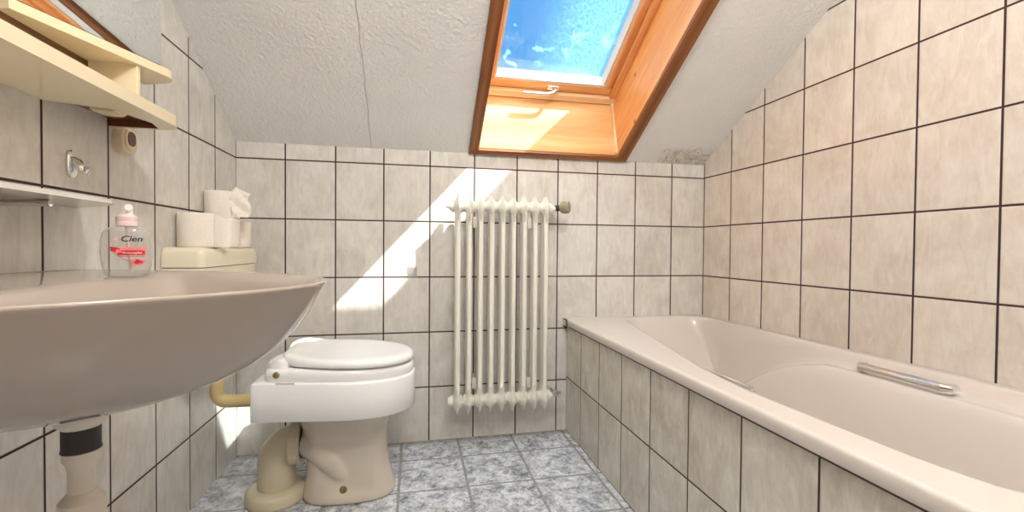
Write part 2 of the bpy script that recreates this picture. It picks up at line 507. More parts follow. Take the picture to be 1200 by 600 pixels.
# ================================================================== SKYLIGHT
w1 = tag(empty('window_1', sp((OX0 + OX1) / 2, OS0, 0)), kind='structure')
BT = 0.018
FS = 0.126                         # foot of the frame, up the slope, at the outer end of the leaning bottom board
def hexs(bm, pts, bev=0):
    return add_hex(bm, [sp(*p) for p in pts], bev)
bm = hexs(bmesh.new(), [(OX0, OS0 - BT, 0), (OX1, OS0 - BT, 0), (OX1, OS0, 0), (OX0, OS0, 0),
                        (OX0, FS - BT, 0.272), (OX1, FS - BT, 0.272), (OX1, FS, 0.272), (OX0, FS, 0.272)])
obj('bottom_board', bm, M['pine_x'], w1, smooth=False, label='sunlit pine board')
obj('top_board', sbox(bmesh.new(), OX0, OX1, OS1, OS1 + BT, 0, 0.272), M['pine_x'], w1, smooth=False)
obj('side_board', sbox(bmesh.new(), OX0 - BT, OX0, OS0 - BT, OS1 + BT, 0, 0.272), M['pine_s'], w1, smooth=False)
obj('side_board', sbox(bmesh.new(), OX1, OX1 + BT, OS0 - BT, OS1 + BT, 0, 0.272), M['pine_s'], w1, smooth=False)
# pale batten in the low right corner
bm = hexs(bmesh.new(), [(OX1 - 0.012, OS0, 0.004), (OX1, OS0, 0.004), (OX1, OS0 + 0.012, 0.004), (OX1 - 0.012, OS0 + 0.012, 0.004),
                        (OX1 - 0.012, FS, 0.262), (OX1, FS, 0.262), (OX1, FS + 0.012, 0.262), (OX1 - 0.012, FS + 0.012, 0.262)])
obj('corner_batten', bm, M['pale_and_sunlit_wood'], w1, smooth=False)
# brown trim on the ceiling round the opening
TWD, TTH = 0.045, 0.014
obj('bottom_trim', sbox(bmesh.new(), OX0 - TWD, OX1 + TWD + 0.01, OS0 - 0.031, OS0 - 0.002, -TTH, 0, 0.002), M['trim_x'], w1, smooth=False)
obj('top_trim', sbox(bmesh.new(), OX0 - TWD, OX1 + TWD + 0.01, OS1, OS1 + TWD, -TTH, 0, 0.002), M['trim_x'], w1, smooth=False)
obj('side_trim', sbox(bmesh.new(), OX0 - TWD, OX0 - 0.001, OS0 - 0.002, OS1, -TTH, 0, 0.002), M['trim_s'], w1, smooth=False)
obj('side_trim', sbox(bmesh.new(), OX1 + 0.001, OX1 + TWD + 0.01, OS0 - 0.002, OS1, -TTH, 0, 0.002), M['trim_s'], w1, smooth=False)
# fixed frame
f0, f1 = 0.248, 0.352
fr = obj('window_frame', sbox(bmesh.new(), OX0, OX1, FS, FS + 0.034, f0, f1, 0.002), M['pale_and_sunlit_wood'], w1, smooth=False)  # bottom rail coloured paler to paint the sunlight on it
bm = bmesh.new()
sbox(bm, OX0, OX0 + 0.03, FS + 0.034, OS1, f0, f1, 0.002)
sbox(bm, OX1 - 0.03, OX1, FS + 0.034, OS1, f0, f1, 0.002)
obj('frame_stile', bm, M['sash_s'], w1, smooth=False)
obj('frame_rail', sbox(bmesh.new(), OX0 + 0.03, OX1 - 0.03, OS1 - 0.034, OS1, f0, f1, 0.002), M['sash_x'], w1, smooth=False)
# opening sash
a0, a1 = OX0 + 0.032, OX1 - 0.032
b0, b1 = FS + 0.037, ST0 - 0.003
obj('added_transom', sbox(bmesh.new(), OX0 + 0.03, OX1 - 0.03, ST0, ST1, f0, f1, 0.002), M['sash_x'], w1, smooth=False)  # unseen bar, added to end the sun patch on the back wall
obj('added_upper_glass', sbox(bmesh.new(), OX0 + 0.03, OX1 - 0.03, ST1, OS1 - 0.034, 0.330, 0.334), M['glass'], w1, smooth=False)  # unseen upper pane, added to let sun reach the left corner
sash = obj('sash', sbox(bmesh.new(), a0, a1, b0, b0 + 0.040, 0.268, 0.345, 0.003), M['sash_x'], w1, smooth=False)
obj('sash_rail', sbox(bmesh.new(), a0, a1, b1 - 0.042, b1, 0.268, 0.345, 0.003), M['sash_x'], sash, smooth=False)
for xa in (a0, a1 - 0.034):
    obj('sash_stile', sbox(bmesh.new(), xa, xa + 0.034, b0 + 0.040, b1 - 0.042, 0.268, 0.345, 0.003), M['sash_s'], sash, smooth=False)
gx0, gx1, gs0, gs1 = a0 + 0.034, a1 - 0.034, b0 + 0.040, b1 - 0.042
bm = bmesh.new()                   # glazing bead all round
sbox(bm, gx0, gx1, gs0, gs0 + 0.012, 0.272, 0.328)
sbox(bm, gx0, gx1, gs1 - 0.012, gs1, 0.272, 0.328)
sbox(bm, gx0, gx0 + 0.010, gs0 + 0.012, gs1 - 0.012, 0.276, 0.328)
sbox(bm, gx1 - 0.010, gx1, gs0 + 0.012, gs1 - 0.012, 0.276, 0.328)
obj('glazing_bead', bm, M['bead'], sash, smooth=False, label='pale bead along the glass')
obj('glass', sbox(bmesh.new(), gx0, gx1, gs0, gs1, 0.329, 0.333), M['glass'], sash, smooth=False, label='frosted sky blue glass')
# outer cladding
bm = bmesh.new()
sbox(bm, OX0 - 0.02, OX0 + 0.055, 0.10, OS1 + 0.03, 0.353, 0.365); sbox(bm, OX1 - 0.055, OX1 + 0.02, 0.10, OS1 + 0.03, 0.353, 0.365)
sbox(bm, OX0 + 0.055, OX1 - 0.055, 0.10, gs0 - 0.01, 0.353, 0.365); sbox(bm, OX0 + 0.055, OX1 - 0.055, gs1 + 0.005, ST1, 0.353, 0.365); sbox(bm, OX0 + 0.055, OX1 - 0.055, OS1 - 0.035, OS1 + 0.03, 0.353, 0.365)
sbox(bm, OX0 - 0.03, OX0 - 0.018, 0.05, OS1 + 0.03, 0.25, 0.365); sbox(bm, OX1 + 0.018, OX1 + 0.03, 0.05, OS1 + 0.03, 0.25, 0.365)
sbox(bm, OX0 - 0.018, OX1 + 0.018, 0.06, 0.105, 0.25, 0.365); sbox(bm, OX0 - 0.018, OX1 + 0.018, OS1 + 0.02, OS1 + 0.05, 0.25, 0.365)
obj('outer_cladding', bm, M['alu'], w1, smooth=False)
# handle: a plate, a neck and a lever lying along the rail
hx, hs = 1.372, b0 + 0.020
hd = obj('window_handle', sbox(bmesh.new(), hx - 0.035, hx + 0.022, hs - 0.012, hs + 0.012, 0.260, 0.2685, 0.003), M['chrome'], w1)
bm = bmesh.new()
pts = [sp(hx, hs, 0.264), sp(hx - 0.003, hs, 0.244), sp(hx - 0.02, hs, 0.226), sp(hx - 0.05, hs, 0.219), sp(hx - 0.10, hs, 0.217), sp(hx - 0.155, hs, 0.217)]
tube(bm, pts, [0.011, 0.011, 0.011, 0.010, 0.0105, 0.009], 14, flat=0.75)
obj('lever', bm, M['chrome'], hd)

# ================================================================== BATHTUB
TZ, TXF, TY1 = 0.540, 1.437, -1.74
tub = thing('bathtub', 'beige built-in bathtub with grab handles behind the tiled panel along the right wall', 'bathtub', (1.8, -0.87, 0))


def interp(tab, x):
    for (a, fa), (b, fb) in zip(tab, tab[1:]):
        if x <= b:
            t = (x - a) / (b - a); t = max(0, t)
            t = t * t * (3 - 2 * t) if False else t
            return fa + (fb - fa) * t
    return tab[-1][1]


XFT = [(-1.74, 1.62), (-1.6, 1.545), (-1.5, 1.528), (-1.33, 1.518), (-1.14, 1.510), (-0.94, 1.528), (-0.60, 1.600), (-0.154, 1.692), (0, 1.72)]
LEDGE = [(-1.8, 0.497), (-1.136, 0.497), (-0.933, 0.496), (-0.812, 0.490), (-0.708, 0.463), (-0.651, 0.442), (-0.589, 0.413), (-0.50, 0.359), (-0.443, 0.321), (-0.2, 0.14), (0, 0.10)]


def smin(a, b, k):
    h = max(k - abs(a - b), 0) / k
    return min(a, b) - h * h * k * 0.25


def tub_z(x, y):
    xf = interp(XFT, y); xr = 2.138
    df = x - xf; dr = xr - x; db = -0.028 - y; dn = y + 1.70
    # corner rounding of the opening
    d = smin(smin(df, dr, 0.16), smin(db, dn, 0.16), 0.16)
    if d <= -0.004: 
        return TZ
    # wall slopes
    def wall(d, run, depth=0.42): return TZ - depth * sstep(-0.012, run, d) ** 0.85
    zf = wall(df, 0.15); zb = wall(db, 0.34); zn = wall(dn, 0.30)
    # right wall: upper bank, rounded shoulder, then the drop
    lz = interp(LEDGE, y)
    up = TZ - (TZ - lz) * sstep(-0.012, 0.036, dr)
    dn2 = sstep(0.066, 0.20, dr)
    zr = up - max(0, up - 0.12) * dn2
    z = max(max(zf, zb), max(zn, zr))
    # soften valley lines
    zs = sorted([zf, zb, zn, zr], reverse=True)
    k = 0.05
    hh = max(k - (zs[0] - zs[1]), 0) / k
    z = min(TZ, zs[0] + hh * hh * k * 0.25)
    roll = sstep(-0.004, 0.02, d)
    return TZ + (z - TZ) * max(roll, 0.0)


bm = bmesh.new()
xs = [TXF, TXF + 0.0012, TXF + 0.0035, TXF + 0.0065] + [TXF + 0.012 + (2.174 - TXF - 0.012) * i / 110 for i in range(111)]
zoff = {0: -0.0075, 1: -0.004, 2: -0.0014, 3: -0.0003}
ys = [-0.001 + (TY1 + 0.001) * j / 210 for j in range(211)]
g = [[bm.verts.new((x, y, tub_z(x, y) + zoff.get(i, 0))) for i, x in enumerate(xs)] for y in ys]
for j in range(len(ys) - 1):
    for i in range(len(xs) - 1):
        bm.faces.new((g[j][i], g[j][i + 1], g[j + 1][i + 1], g[j + 1][i]))
# front lip turned down and back under
low = [[bm.verts.new((x, y, z)) for x, z in ((TXF, 0.512), (TXF + 0.002, 0.508), (TXF + 0.014, 0.507))] for y in ys]
for j in range(len(ys) - 1):
    L0, L1 = [g[j][0]] + low[j], [g[j + 1][0]] + low[j + 1]
    for k in range(3):
        bm.faces.new((L0[k], L0[k + 1], L1[k + 1], L1[k]))
# outer skirt round the other sides and a closed underside so that the shell has depth
rim = [g[0][i] for i in range(len(xs))] + [g[j][-1] for j in range(1, len(ys))] + [g[-1][i] for i in range(len(xs) - 2, -1, -1)]
obj('tub_shell', bm, M['bath'], tub, angle=50)


def grab(xc, y0, y1, z, out, r=0.011):
    bm = bmesh.new()
    base = [(xc, y0, z), (xc - out, y0 + 0.004 * (1 if y1 > y0 else -1), z + 0.002)]
    pts = [Vector((xc, y0, z)), Vector((xc - out * 0.7, y0, z + 0.001)), Vector((xc - out, y0 + 0.25 * (y1 - y0) * 0.15, z + 0.002)),
           Vector((xc - out, y0 + (y1 - y0) * 0.3, z + 0.003)), Vector((xc - out, y0 + (y1 - y0) * 0.7, z + 0.003)),
           Vector((xc - out, y1 - 0.25 * (y1 - y0) * 0.15, z + 0.002)), Vector((xc - out * 0.7, y1, z + 0.001)), Vector((xc, y1, z))]
    tube(bm, pts, [r * 0.9, r, r, r, r, r, r, r * 0.9], 16, flat=1.3)
    return bm


obj('grab_handle', grab(2.118, -0.925, -1.165, 0.512, 0.034), M['chrome'], tub, label='chrome grab handle on the wall side')
obj('grab_handle', grab(1.527, -0.945, -1.13, 0.532, -0.013, 0.004), M['chrome'], tub, label='chrome grab handle on the room side')

# tiled panel in front of the tub
pn = thing('bath_panel', 'beige tiled panel with dark joints closing the side of the bathtub', 'panel', (1.48, -0.87, 0))
obj('tiled_front', box(1.45, 1.50, -1.78, 0.0, 0.0, 0.505), M['tile_panel'], pn, smooth=False)
obj('sealant_joint', box(1.447, 1.452, -1.76, -0.045, 0.500, 0.509), M['sealant'], pn, smooth=False, label='dark brown sealant line under the bath rim')
obj('corner_tile', box(1.4335, 1.4368, -0.040, -0.004, 0.506, 0.534, bev=0.001), M['tile_back'], pn, smooth=False)
bm = bmesh.new()
add_box(bm, 1.433, 1.437, -0.0455, -0.040, 0.499, 0.540); add_box(bm, 1.433, 1.437, -0.040, -0.0, 0.499, 0.506); add_box(bm, 1.433, 1.437, -0.040, -0.0, 0.534, 0.540)
obj('corner_joint', bm, M['sealant'], pn, smooth=False, label='dark brown joint round the corner tile')
obj('end_panel', box(1.502, XR - 0.002, -1.78, -1.745, 0.0, 0.505), M['tile_front'], pn, smooth=False)

# ================================================================== RADIATOR
RX0, RP, RY = 0.9158, 0.04876, -0.102
rad = thing('radiator', 'cream cast column radiator of nine sections on the back wall under the skylight', 'radiator', (1.11, RY, 0.15))
HB, HT = 0.205, 1.052
HEAD = [(-0.052, 0.0012, 0.030), (-0.046, 0.003, 0.038), (-0.036, 0.0065, 0.046), (-0.026, 0.012, 0.051), (-0.016, 0.0185, 0.054), (-0.006, 0.0225, 0.0555), (0.004, 0.0232, 0.0555),
        (0.014, 0.021, 0.055), (0.026, 0.0155, 0.053), (0.038, 0.0115, 0.050), (0.052, 0.0098, 0.047), (0.064, 0.009, 0.040)]


def diamond(cx, cy, z, w, d, n=20, e=1.45):
    return [Vector((cx + w * math.copysign(abs(math.cos(a)) ** (2 / e), math.cos(a)), cy + d * math.copysign(abs(math.sin(a)) ** (2 / e), math.sin(a)), z)) for a in [2 * PI * k / n for k in range(n)]]


def section_bm(x):
    bm = bmesh.new()
    loft(bm, [diamond(x, RY, HB + h, w, d) for h, w, d in HEAD])
    loft(bm, [diamond(x, RY, HT - h, w, d) for h, w, d in HEAD])
    for dy in (-0.021, 0.021):
        loft(bm, [sup(x, RY + dy, z, 0.0108, 0.0125, 2.2, 20) for z in (HB + 0.03, HB + 0.3, HT - 0.3, HT - 0.03)])
    for zc in (HB, HT):                       # the nipple barrel that joins it to the next section
        lathe(bm, [(-RP / 2, 0.020), (-RP / 4, 0.0295), (0, 0.032), (RP / 4, 0.0295), (RP / 2, 0.022)], (x, RY, zc), (1, 0, 0), 20)
    return bm


sec = obj('radiator_section', section_bm(RX0), M['rad'], rad, angle=60)
for k in range(1, 9):
    c = sec.copy(); COL.objects.link(c)
    c.location.x = RP * k
# end plugs
def plug(x, z, sgn, prof, name, mat, label=None):
    bm = lathe(bmesh.new(), prof, (x, RY, z), (sgn, 0, 0), 24)
    return obj(name, bm, mat, rad, label=label)
XA, XB = RX0 - RP / 2, RX0 + 8 * RP + RP / 2
plug(XA + 0.003, HT, -1, [(0, 0.024), (0.006, 0.024), (0.007, 0.018), (0.014, 0.018), (0.015, 0.011), (0.024, 0.011), (0.025, 0.006), (0.034, 0.006)], 'bleed_plug', M['rad'])
plug(XA + 0.003, HB, -1, [(0, 0.026), (0.008, 0.026), (0.009, 0.019), (0.016, 0.018), (0.017, 0.004)], 'end_plug', M['rad'])
plug(XB - 0.003, HT, 1, [(0, 0.024), (0.008, 0.024), (0.010, 0.018), (0.018, 0.014), (0.028, 0.011)], 'valve_union', M['rad'])
vb = plug(XB + 0.022, HT + 0.004, 1, [(0, 0.010), (0.004, 0.014), (0.022, 0.014), (0.024, 0.011), (0.030, 0.011)], 'valve_body', M['dark'], 'dark valve body')
bm = lathe(bmesh.new(), [(0, 0.014), (0.004, 0.024), (0.016, 0.029), (0.036, 0.029), (0.043, 0.025), (0.046, 0.012), (0.046, 0.002)], (XB + 0.046, RY - 0.006, HT + 0.006), (0.8, -0.6, 0.05), 28)
obj('thermostat_head', bm, M['knob'], vb, label='round olive grey valve head')
bm = tube(bmesh.new(), [(XB + 0.034, RY, HT + 0.004), (XB + 0.034, RY + 0.06, HT + 0.004), (XB + 0.034, -0.0005, HT + 0.004)], 0.009, 14)
obj('valve_pipe', bm, M['dark'], rad)
plug(XB - 0.003, HB, 1, [(0, 0.026), (0.010, 0.025), (0.012, 0.016), (0.018, 0.012), (0.030, 0.012)], 'return_union', M['rad'])
bm = bmesh.new()
lathe(bm, [(0, 0.008), (0.002, 0.014), (0.022, 0.014), (0.024, 0.008)], (XB + 0.024, RY - 0.012, HB + 0.004), (0.5, 0, 0.85), 18)
lathe(bm, [(0, 0.011), (0.022, 0.011), (0.024, 0.014), (0.034, 0.013), (0.036, 0.004)], (XB + 0.026, RY, HB + 0.010), (1, -0.25, -0.15), 18)
tube(bm, [(XB + 0.03, RY, HB + 0.008), (XB + 0.03, -0.0005, HB + 0.008)], 0.008, 12)
obj('return_valve', bm, M['chrome'], rad, label='small chrome return valve')
def bracket(x, z, name='wall_bracket'):
    bm = bmesh.new()
    add_box(bm, x - 0.007, x + 0.007, RY - 0.012, -0.004, z - 0.014, z - 0.002, 0.002)
    add_box(bm, x - 0.010, x + 0.010, RY - 0.018, RY - 0.008, z - 0.03, z + 0.018, 0.003)
    lathe(bm, [(0, 0.017), (0.005, 0.016), (0.006, 0.008)], (x, -0.0005, z - 0.008), (0, -1, 0), 18)
    obj(name, bm, M['trap'], rad)
for x, z in ((RX0 + 1.5 * RP, HT - 0.062), (RX0 + 6.5 * RP, HT - 0.062), (RX0 + 1.5 * RP, HB + 0.085), (RX0 + 6.5 * RP, HB + 0.075)):
    bracket(x, z)

# ================================================================== TOILET
AY = -0.372
wc = thing('toilet', 'beige floor-standing toilet pan under the white raised seat', 'toilet', (0.51, AY, 0))
PAN = [  # z, x0, x1, half width
    (0.0, 0.362, 0.664, 0.100), (0.006, 0.357, 0.670, 0.105), (0.02, 0.357, 0.668, 0.104), (0.05, 0.362, 0.658, 0.099), (0.09, 0.368, 0.648, 0.094), (0.14, 0.370, 0.640, 0.093),
    (0.19, 0.366, 0.638, 0.098), (0.235, 0.358, 0.642, 0.108), (0.275, 0.345, 0.655, 0.124), (0.31, 0.322, 0.680, 0.146), (0.326, 0.306, 0.694, 0.157), (0.334, 0.302, 0.700, 0.160), (0.338, 0.306, 0.696, 0.156)]
def pan_ring(z, x0, x1, hw, n=56):
    e = 2.7 - 0.5 * sstep(0.1, 0.35, z)
    return sup((x0 + x1) / 2, AY, z, (x1 - x0) / 2, hw, e, n)
bm = bmesh.new()
rings = [pan_ring(*r) for r in PAN]
rings += [pan_ring(0.338, 0.345, 0.670, 0.125), pan_ring(0.32, 0.355, 0.665, 0.12), pan_ring(0.28, 0.40, 0.65, 0.10), pan_ring(0.20, 0.45, 0.61, 0.05)]
for r in rings[2:9]:                 # waisted sides: the recess between plinth and trap
    for p in r:
        tt = (p.x - 0.41) / 0.19
        if 0 < tt < 1:
            k = math.sin(PI * tt) ** 0.7 * sstep(0.01, 0.07, p.z) * (1 - sstep(0.22, 0.30, p.z))
            p.y = AY + (p.y - AY) * (1 - 0.14 * k)
loft(bm, rings)
OZ = 0.190
# the trapway showing on the flank and the outlet spigot
for sy in (-1, 1):
    tube(bm, [(0.380, AY + sy * 0.010, OZ), (0.415, AY + sy * 0.040, 0.180), (0.455, AY + sy * 0.054, 0.140), (0.487, AY + sy * 0.050, 0.098), (0.520, AY + sy * 0.030, 0.050)],
         [0.054, 0.051, 0.046, 0.043, 0.040], 24)
tube(bm, [(0.330, AY, OZ), (0.352, AY, OZ), (0.385, AY, OZ - 0.004), (0.42, AY, OZ - 0.016), (0.47, AY, OZ - 0.04)], [0.049, 0.051, 0.057, 0.066, 0.072], 28)
pan = obj('pan', bm, M['pan'], wc, angle=180)
md = pan.modifiers.new('melt', 'REMESH'); md.mode = 'VOXEL'; md.voxel_size = 0.004; md.use_smooth_shade = True
md = pan.modifiers.new('ease', 'SMOOTH'); md.factor = 0.5; md.iterations = 14
bm = lathe(bmesh.new(), [(0, 0.013), (0.003, 0.012), (0.006, 0.008), (0.010, 0.007), (0.011, 0.001)], (0.500, AY - 0.088, 0.048), (0, -1, 0.35), 18)
obj('floor_bolt', bm, M['brass'], wc, label='dull brass floor fixing bolt')

# soil pipe elbow
sl = thing('waste_pipe', 'beige plastic waste elbow with floor collar left of the toilet pan', 'pipe', (0.265, AY, 0))
PX, PR = 0.268, 0.061
path = arc_path((PX, AY, 0.012), (PX, AY, OZ), (0.318, AY, OZ), 0.05, 10)
path = [Vector((PX, AY, 0.012)), Vector((PX, AY, 0.07))] + arc_path((PX, AY, 0.11), (PX, AY, OZ), (0.334, AY, OZ), 0.066, 12)[1:]
obj('elbow', tube(bmesh.new(), path, PR, 32), M['beige_pipe'], sl)
bm = lathe(bmesh.new(), [(0, PR - 0.004), (0.0, PR + 0.010), (0.004, PR + 0.013), (0.030, PR + 0.013), (0.036, PR + 0.008), (0.036, 0.052), (0.02, 0.050)], (0.316, AY, OZ), (1, 0, 0), 36, cap1=False)
obj('socket_collar', bm, M['beige_pipe'], sl)
bm = lathe(bmesh.new(), [(-0.004, 0.048), (-0.004, 0.0565), (0.004, 0.0565), (0.006, 0.052)], (0.352, AY, OZ), (1, 0, 0), 32, cap0=False, cap1=False)
obj('rubber_seal', bm, M['dark'], sl, label='dark rubber sealing ring')
bm = lathe(bmesh.new(), [(0, 0.096), (0.004, 0.099), (0.030, 0.098), (0.038, 0.092), (0.042, 0.080), (0.044, PR - 0.002)], (PX, AY, 0.0), (0, 0, 1), 40)
obj('floor_collar', bm, M['beige_pipe'], sl)

# raised seat clamped on the pan
rs = thing('raised_toilet_seat', 'bulky white raised toilet seat with closed lid on top of the pan', 'toilet seat', (0.49, AY, 0.335))
def tilt(v): return Vector((v.x, v.y, v.z - 0.052 * (v.x - 0.25)))
SX0, SX1, SHW = 0.247, 0.737, 0.200
def dee(x0, x1, hw, z, inset=0, n=28, straight=0.47, corner=0.004):
    x0 += inset; x1 -= inset; hw -= inset
    xm = x0 + (x1 - x0) * straight
    pts = []
    for k in range(n + 1):
        a = -PI / 2 + PI * k / n
        c, s = math.cos(a), math.sin(a)
        pts.append(Vector((xm + (x1 - xm) * abs(c) ** 0.9, AY + hw * math.copysign(abs(s) ** 0.9, s), z)))
    for k in range(1, 9): pts.append(Vector((xm + (x0 + corner - xm) * k / 8, AY + hw, z)))
    pts.append(Vector((x0 + corner * 0.3, AY + hw - corner * 0.3, z)))
    for k in range(0, 9): pts.append(Vector((x0, AY + (hw - corner) * (1 - 2 * k / 8), z)))
    pts.append(Vector((x0 + corner * 0.3, AY - hw + corner * 0.3, z)))
    for k in range(8, 0, -1): pts.append(Vector((xm + (x0 + corner - xm) * k / 8, AY - hw, z)))
    return pts
def tl(r): return [tilt(p) for p in r]
Z0, Z1 = 0.336, 0.455
prof = [(0, Z0 + 0.02), (0, Z0), (0, Z0 + 0.0), ]
rings = [dee(SX0, SX1, SHW, Z0 + 0.03, 0.022), dee(SX0, SX1, SHW, Z0, 0.018), dee(SX0, SX1, SHW, Z0, 0.002), dee(SX0, SX1, SHW, Z0 + 0.002, 0.0), dee(SX0, SX1, SHW, Z0 + 0.06, 0.0), dee(SX0, SX1, SHW, Z1 - 0.006, 0.001),
         dee(SX0, SX1, SHW, Z1 - 0.002, 0.003), dee(SX0, SX1, SHW, Z1, 0.007), dee(SX0, SX1, SHW, Z1 + 0.001, 0.030), dee(SX0, SX1, SHW, Z1 + 0.001, 0.06)]
obj('seat_riser', loft(bmesh.new(), [tl(r) for r in rings], True, True), M['white_plastic'], rs, angle=50)
# seat ring with its hinge block, a little inset
def seat_ring(z, ins): return dee(SX0 + 0.03, SX1 - 0.004, SHW - 0.010, z, ins, straight=0.40, corner=0.03)
rings = [seat_ring(Z1 - 0.002, 0.004), seat_ring(Z1 + 0.008, 0.001), seat_ring(Z1 + 0.022, 0.0), seat_ring(Z1 + 0.034, 0.004), seat_ring(Z1 + 0.038, 0.010), seat_ring(Z1 + 0.038, 0.06)]
obj('seat', loft(bmesh.new(), [tl(r) for r in rings]), M['white_plastic'], rs, angle=50)
def lid_ring(z, ins, x0=0.318):
    r = dee(x0, SX1 - 0.006, SHW - 0.010, z, ins, straight=0.42, corner=0.05)
    for p in r:                      # narrower at the hinge
        k = 1 - sstep(x0, x0 + 0.17, p.x)
        p.y = AY + (p.y - AY) * (1 - 0.16 * k)
    return r
rings = [lid_ring(Z1 + 0.043, 0.02), lid_ring(Z1 + 0.043, 0.004), lid_ring(Z1 + 0.047, 0.0), lid_ring(Z1 + 0.056, 0.0), lid_ring(Z1 + 0.063, 0.004), lid_ring(Z1 + 0.067, 0.012), lid_ring(Z1 + 0.068, 0.03),
         lid_ring(Z1 + 0.067, 0.06), lid_ring(Z1 + 0.065, 0.10), lid_ring(Z1 + 0.065, 0.13)]
for r in rings[3:-3]:                # the lid sweeps up at the hinge
    for p in r: p.z += 0.016 * (1 - sstep(0.30, 0.42, p.x))
obj('lid', loft(bmesh.new(), [tl(r) for r in rings]), M['white_plastic'], rs, angle=50)
for sy in (-1, 1):
    bm = loft(bmesh.new(), [tl(sup(0.314, AY + sy * 0.125, Z1 + h, rx, 0.045, 3, 24)) for h, rx in ((0.03, 0.034), (0.05, 0.032), (0.060, 0.026), (0.066, 0.014))])
    obj('hinge_block', bm, M['white_plastic'], rs)
bm = lathe(bmesh.new(), [(-0.002, 0.010), (0.003, 0.010), (0.005, 0.007), (0.006, 0.001)], tilt(Vector((0.318, AY - SHW + 0.012, Z1 + 0.024))), (0, -1, 0), 20)
obj('hinge_bolt', bm, M['brass'], rs, label='small brass hinge bolt')
obj('release_slot', add_hex(bmesh.new(), tl([Vector(p) for p in ((0.318, -0.571, 0.4545), (0.372, -0.571, 0.4545), (0.372, -0.567, 0.4545), (0.318, -0.567, 0.4545),
    (0.318, -0.571, 0.457), (0.372, -0.571, 0.457), (0.372, -0.567, 0.457), (0.318, -0.567, 0.457))])), M['grey_white'], rs)

# ================================================================== CISTERN
ci = thing('cistern', 'cream low-level toilet cistern on the left wall carrying the paper rolls', 'cistern', (0.07, -0.335, 0.5))
def rbox(bm, x0, x1, y0, y1, zs, r=0.02, n=6):
    rings = []
    for z, ins in zs:
        ring = []
        X0, X1, Y0, Y1 = x0, x1 - ins, y0 + ins, y1 - ins
        for cx, cy, a0 in ((X1 - r, Y1 - r, 0), (X0 + 0.003, Y1 - 0.003, PI / 2), (X0 + 0.003, Y0 + 0.003, PI), (X1 - r, Y0 + r, 1.5 * PI)):
            rr = r if cx > (X0 + X1) / 2 else 0.003
            for k in range(n + 1):
                a = a0 + PI / 2 * k / n
                ring.append(Vector((cx + rr * math.cos(a), cy + rr * math.sin(a), z)))
        rings.append(ring)
    return loft(bm, rings)
CY0, CY1, CX1 = -0.572, -0.098, 0.124
obj('tank', rbox(bmesh.new(), XL, CX1 - 0.002, CY0 + 0.002, CY1 - 0.002, [(0.50, 0.02), (0.52, 0.008), (0.56, 0.0), (0.805, 0.0)]), M['cistern'], ci)
obj('seam', rbox(bmesh.new(), XL, CX1 - 0.005, CY0 + 0.005, CY1 - 0.005, [(0.804, 0.0), (0.809, 0.0)]), M['brownhole'], ci, label='dark joint under the lid')
obj('lid', rbox(bmesh.new(), XL, CX1, CY0, CY1, [(0.808, 0.0), (0.846, 0.0), (0.855, 0.002), (0.863, 0.008), (0.8665, 0.016), (0.868, 0.03)]), M['cistern'], ci)
fp = [Vector((0.082, AY, 0.50))] + arc_path((0.082, AY, 0.45), (0.082, AY, 0.346), (0.2465, AY, 0.344), 0.032, 10)
obj('flush_pipe', tube(bmesh.new(), fp, 0.0215, 24), M['tan_pipe'], ci, label='yellowed flush pipe bending to the pan')

# ================================================================== PAPER ROLLS
def roll(label, loc, r=0.055, h=0.098, flap=None, tiltv=(0, 0), crumple=False, a0=0.0):
    x, y, z = loc
    root = thing('toilet_paper_roll', label, 'toilet paper', (x, y, z), 'toilet paper rolls on the cistern')
    bm = bmesh.new()
    n = 44
    prof = [(0.0, 0.020), (0.0, r - 0.003), (0.002, r - 0.0008), (0.004, r), (h - 0.004, r), (h - 0.002, r - 0.0008), (h, r - 0.003), (h, 0.020), (h * 0.5, 0.0195), (0.0, 0.020)]
    rings = [[Vector((x + rr * math.cos(a), y + rr * math.sin(a), z + hh)) for a in [2 * PI * k / n for k in range(n)]] for hh, rr in prof]
    loft(bm, rings, False, False)
    obj('paper', bm, M['paper'], root)
    if flap:                         # loose end: a sheet leaving the roll along its tangent
        ang, length, drop = flap
        bm = bmesh.new()
        tx, ty = -math.sin(ang), math.cos(ang)
        cols = 9
        G = []
        for i in range(cols):
            f = i / (cols - 1)
            px = x + (r + 0.001) * math.cos(ang) + tx * length * f + math.cos(ang) * 0.012 * f * f
            py = y + (r + 0.001) * math.sin(ang) + ty * length * f + math.sin(ang) * 0.012 * f * f
            G.append([(px, py, z + 0.001 + (h - drop * f) * k / 8) if not crumple else
                      (px + 0.006 * math.sin(5 * f + k), py + 0.005 * math.cos(4 * f + 1.7 * k), z + 0.006 + (h * (1.12 - 0.35 * abs(f - 0.35))) * k / 8) for k in range(9)])
        V = [[[bm.verts.new(Vector(p) + Vector((math.cos(ang), math.sin(ang), 0)) * o) for p in c] for c in G] for o in (0, 0.0009)]
        for q in (0, 1):
            for i in range(cols - 1):
                for k in range(8):
                    bm.faces.new((V[q][i][k], V[q][i + 1][k], V[q][i + 1][k + 1], V[q][i][k + 1]))
        for i in range(cols - 1):
            for k in (0, 8):
                bm.faces.new((V[0][i][k], V[0][i + 1][k], V[1][i + 1][k], V[1][i][k]))
        for k in range(8):
            for i in (0, cols - 1):
                bm.faces.new((V[0][i][k], V[0][i][k + 1], V[1][i][k + 1], V[1][i][k]))
        obj('loose_sheet', bm, M['paper'], root)
    return root
CT = 0.868
roll('toilet paper roll nearest the sink, alone at the near end of the cistern', (0.068, -0.470, CT), 0.056, 0.106, flap=(-0.35, 0.05, 0.02))
roll('toilet paper roll in the middle of the cistern top, carrying another roll', (0.069, -0.288, CT), 0.053, 0.100)
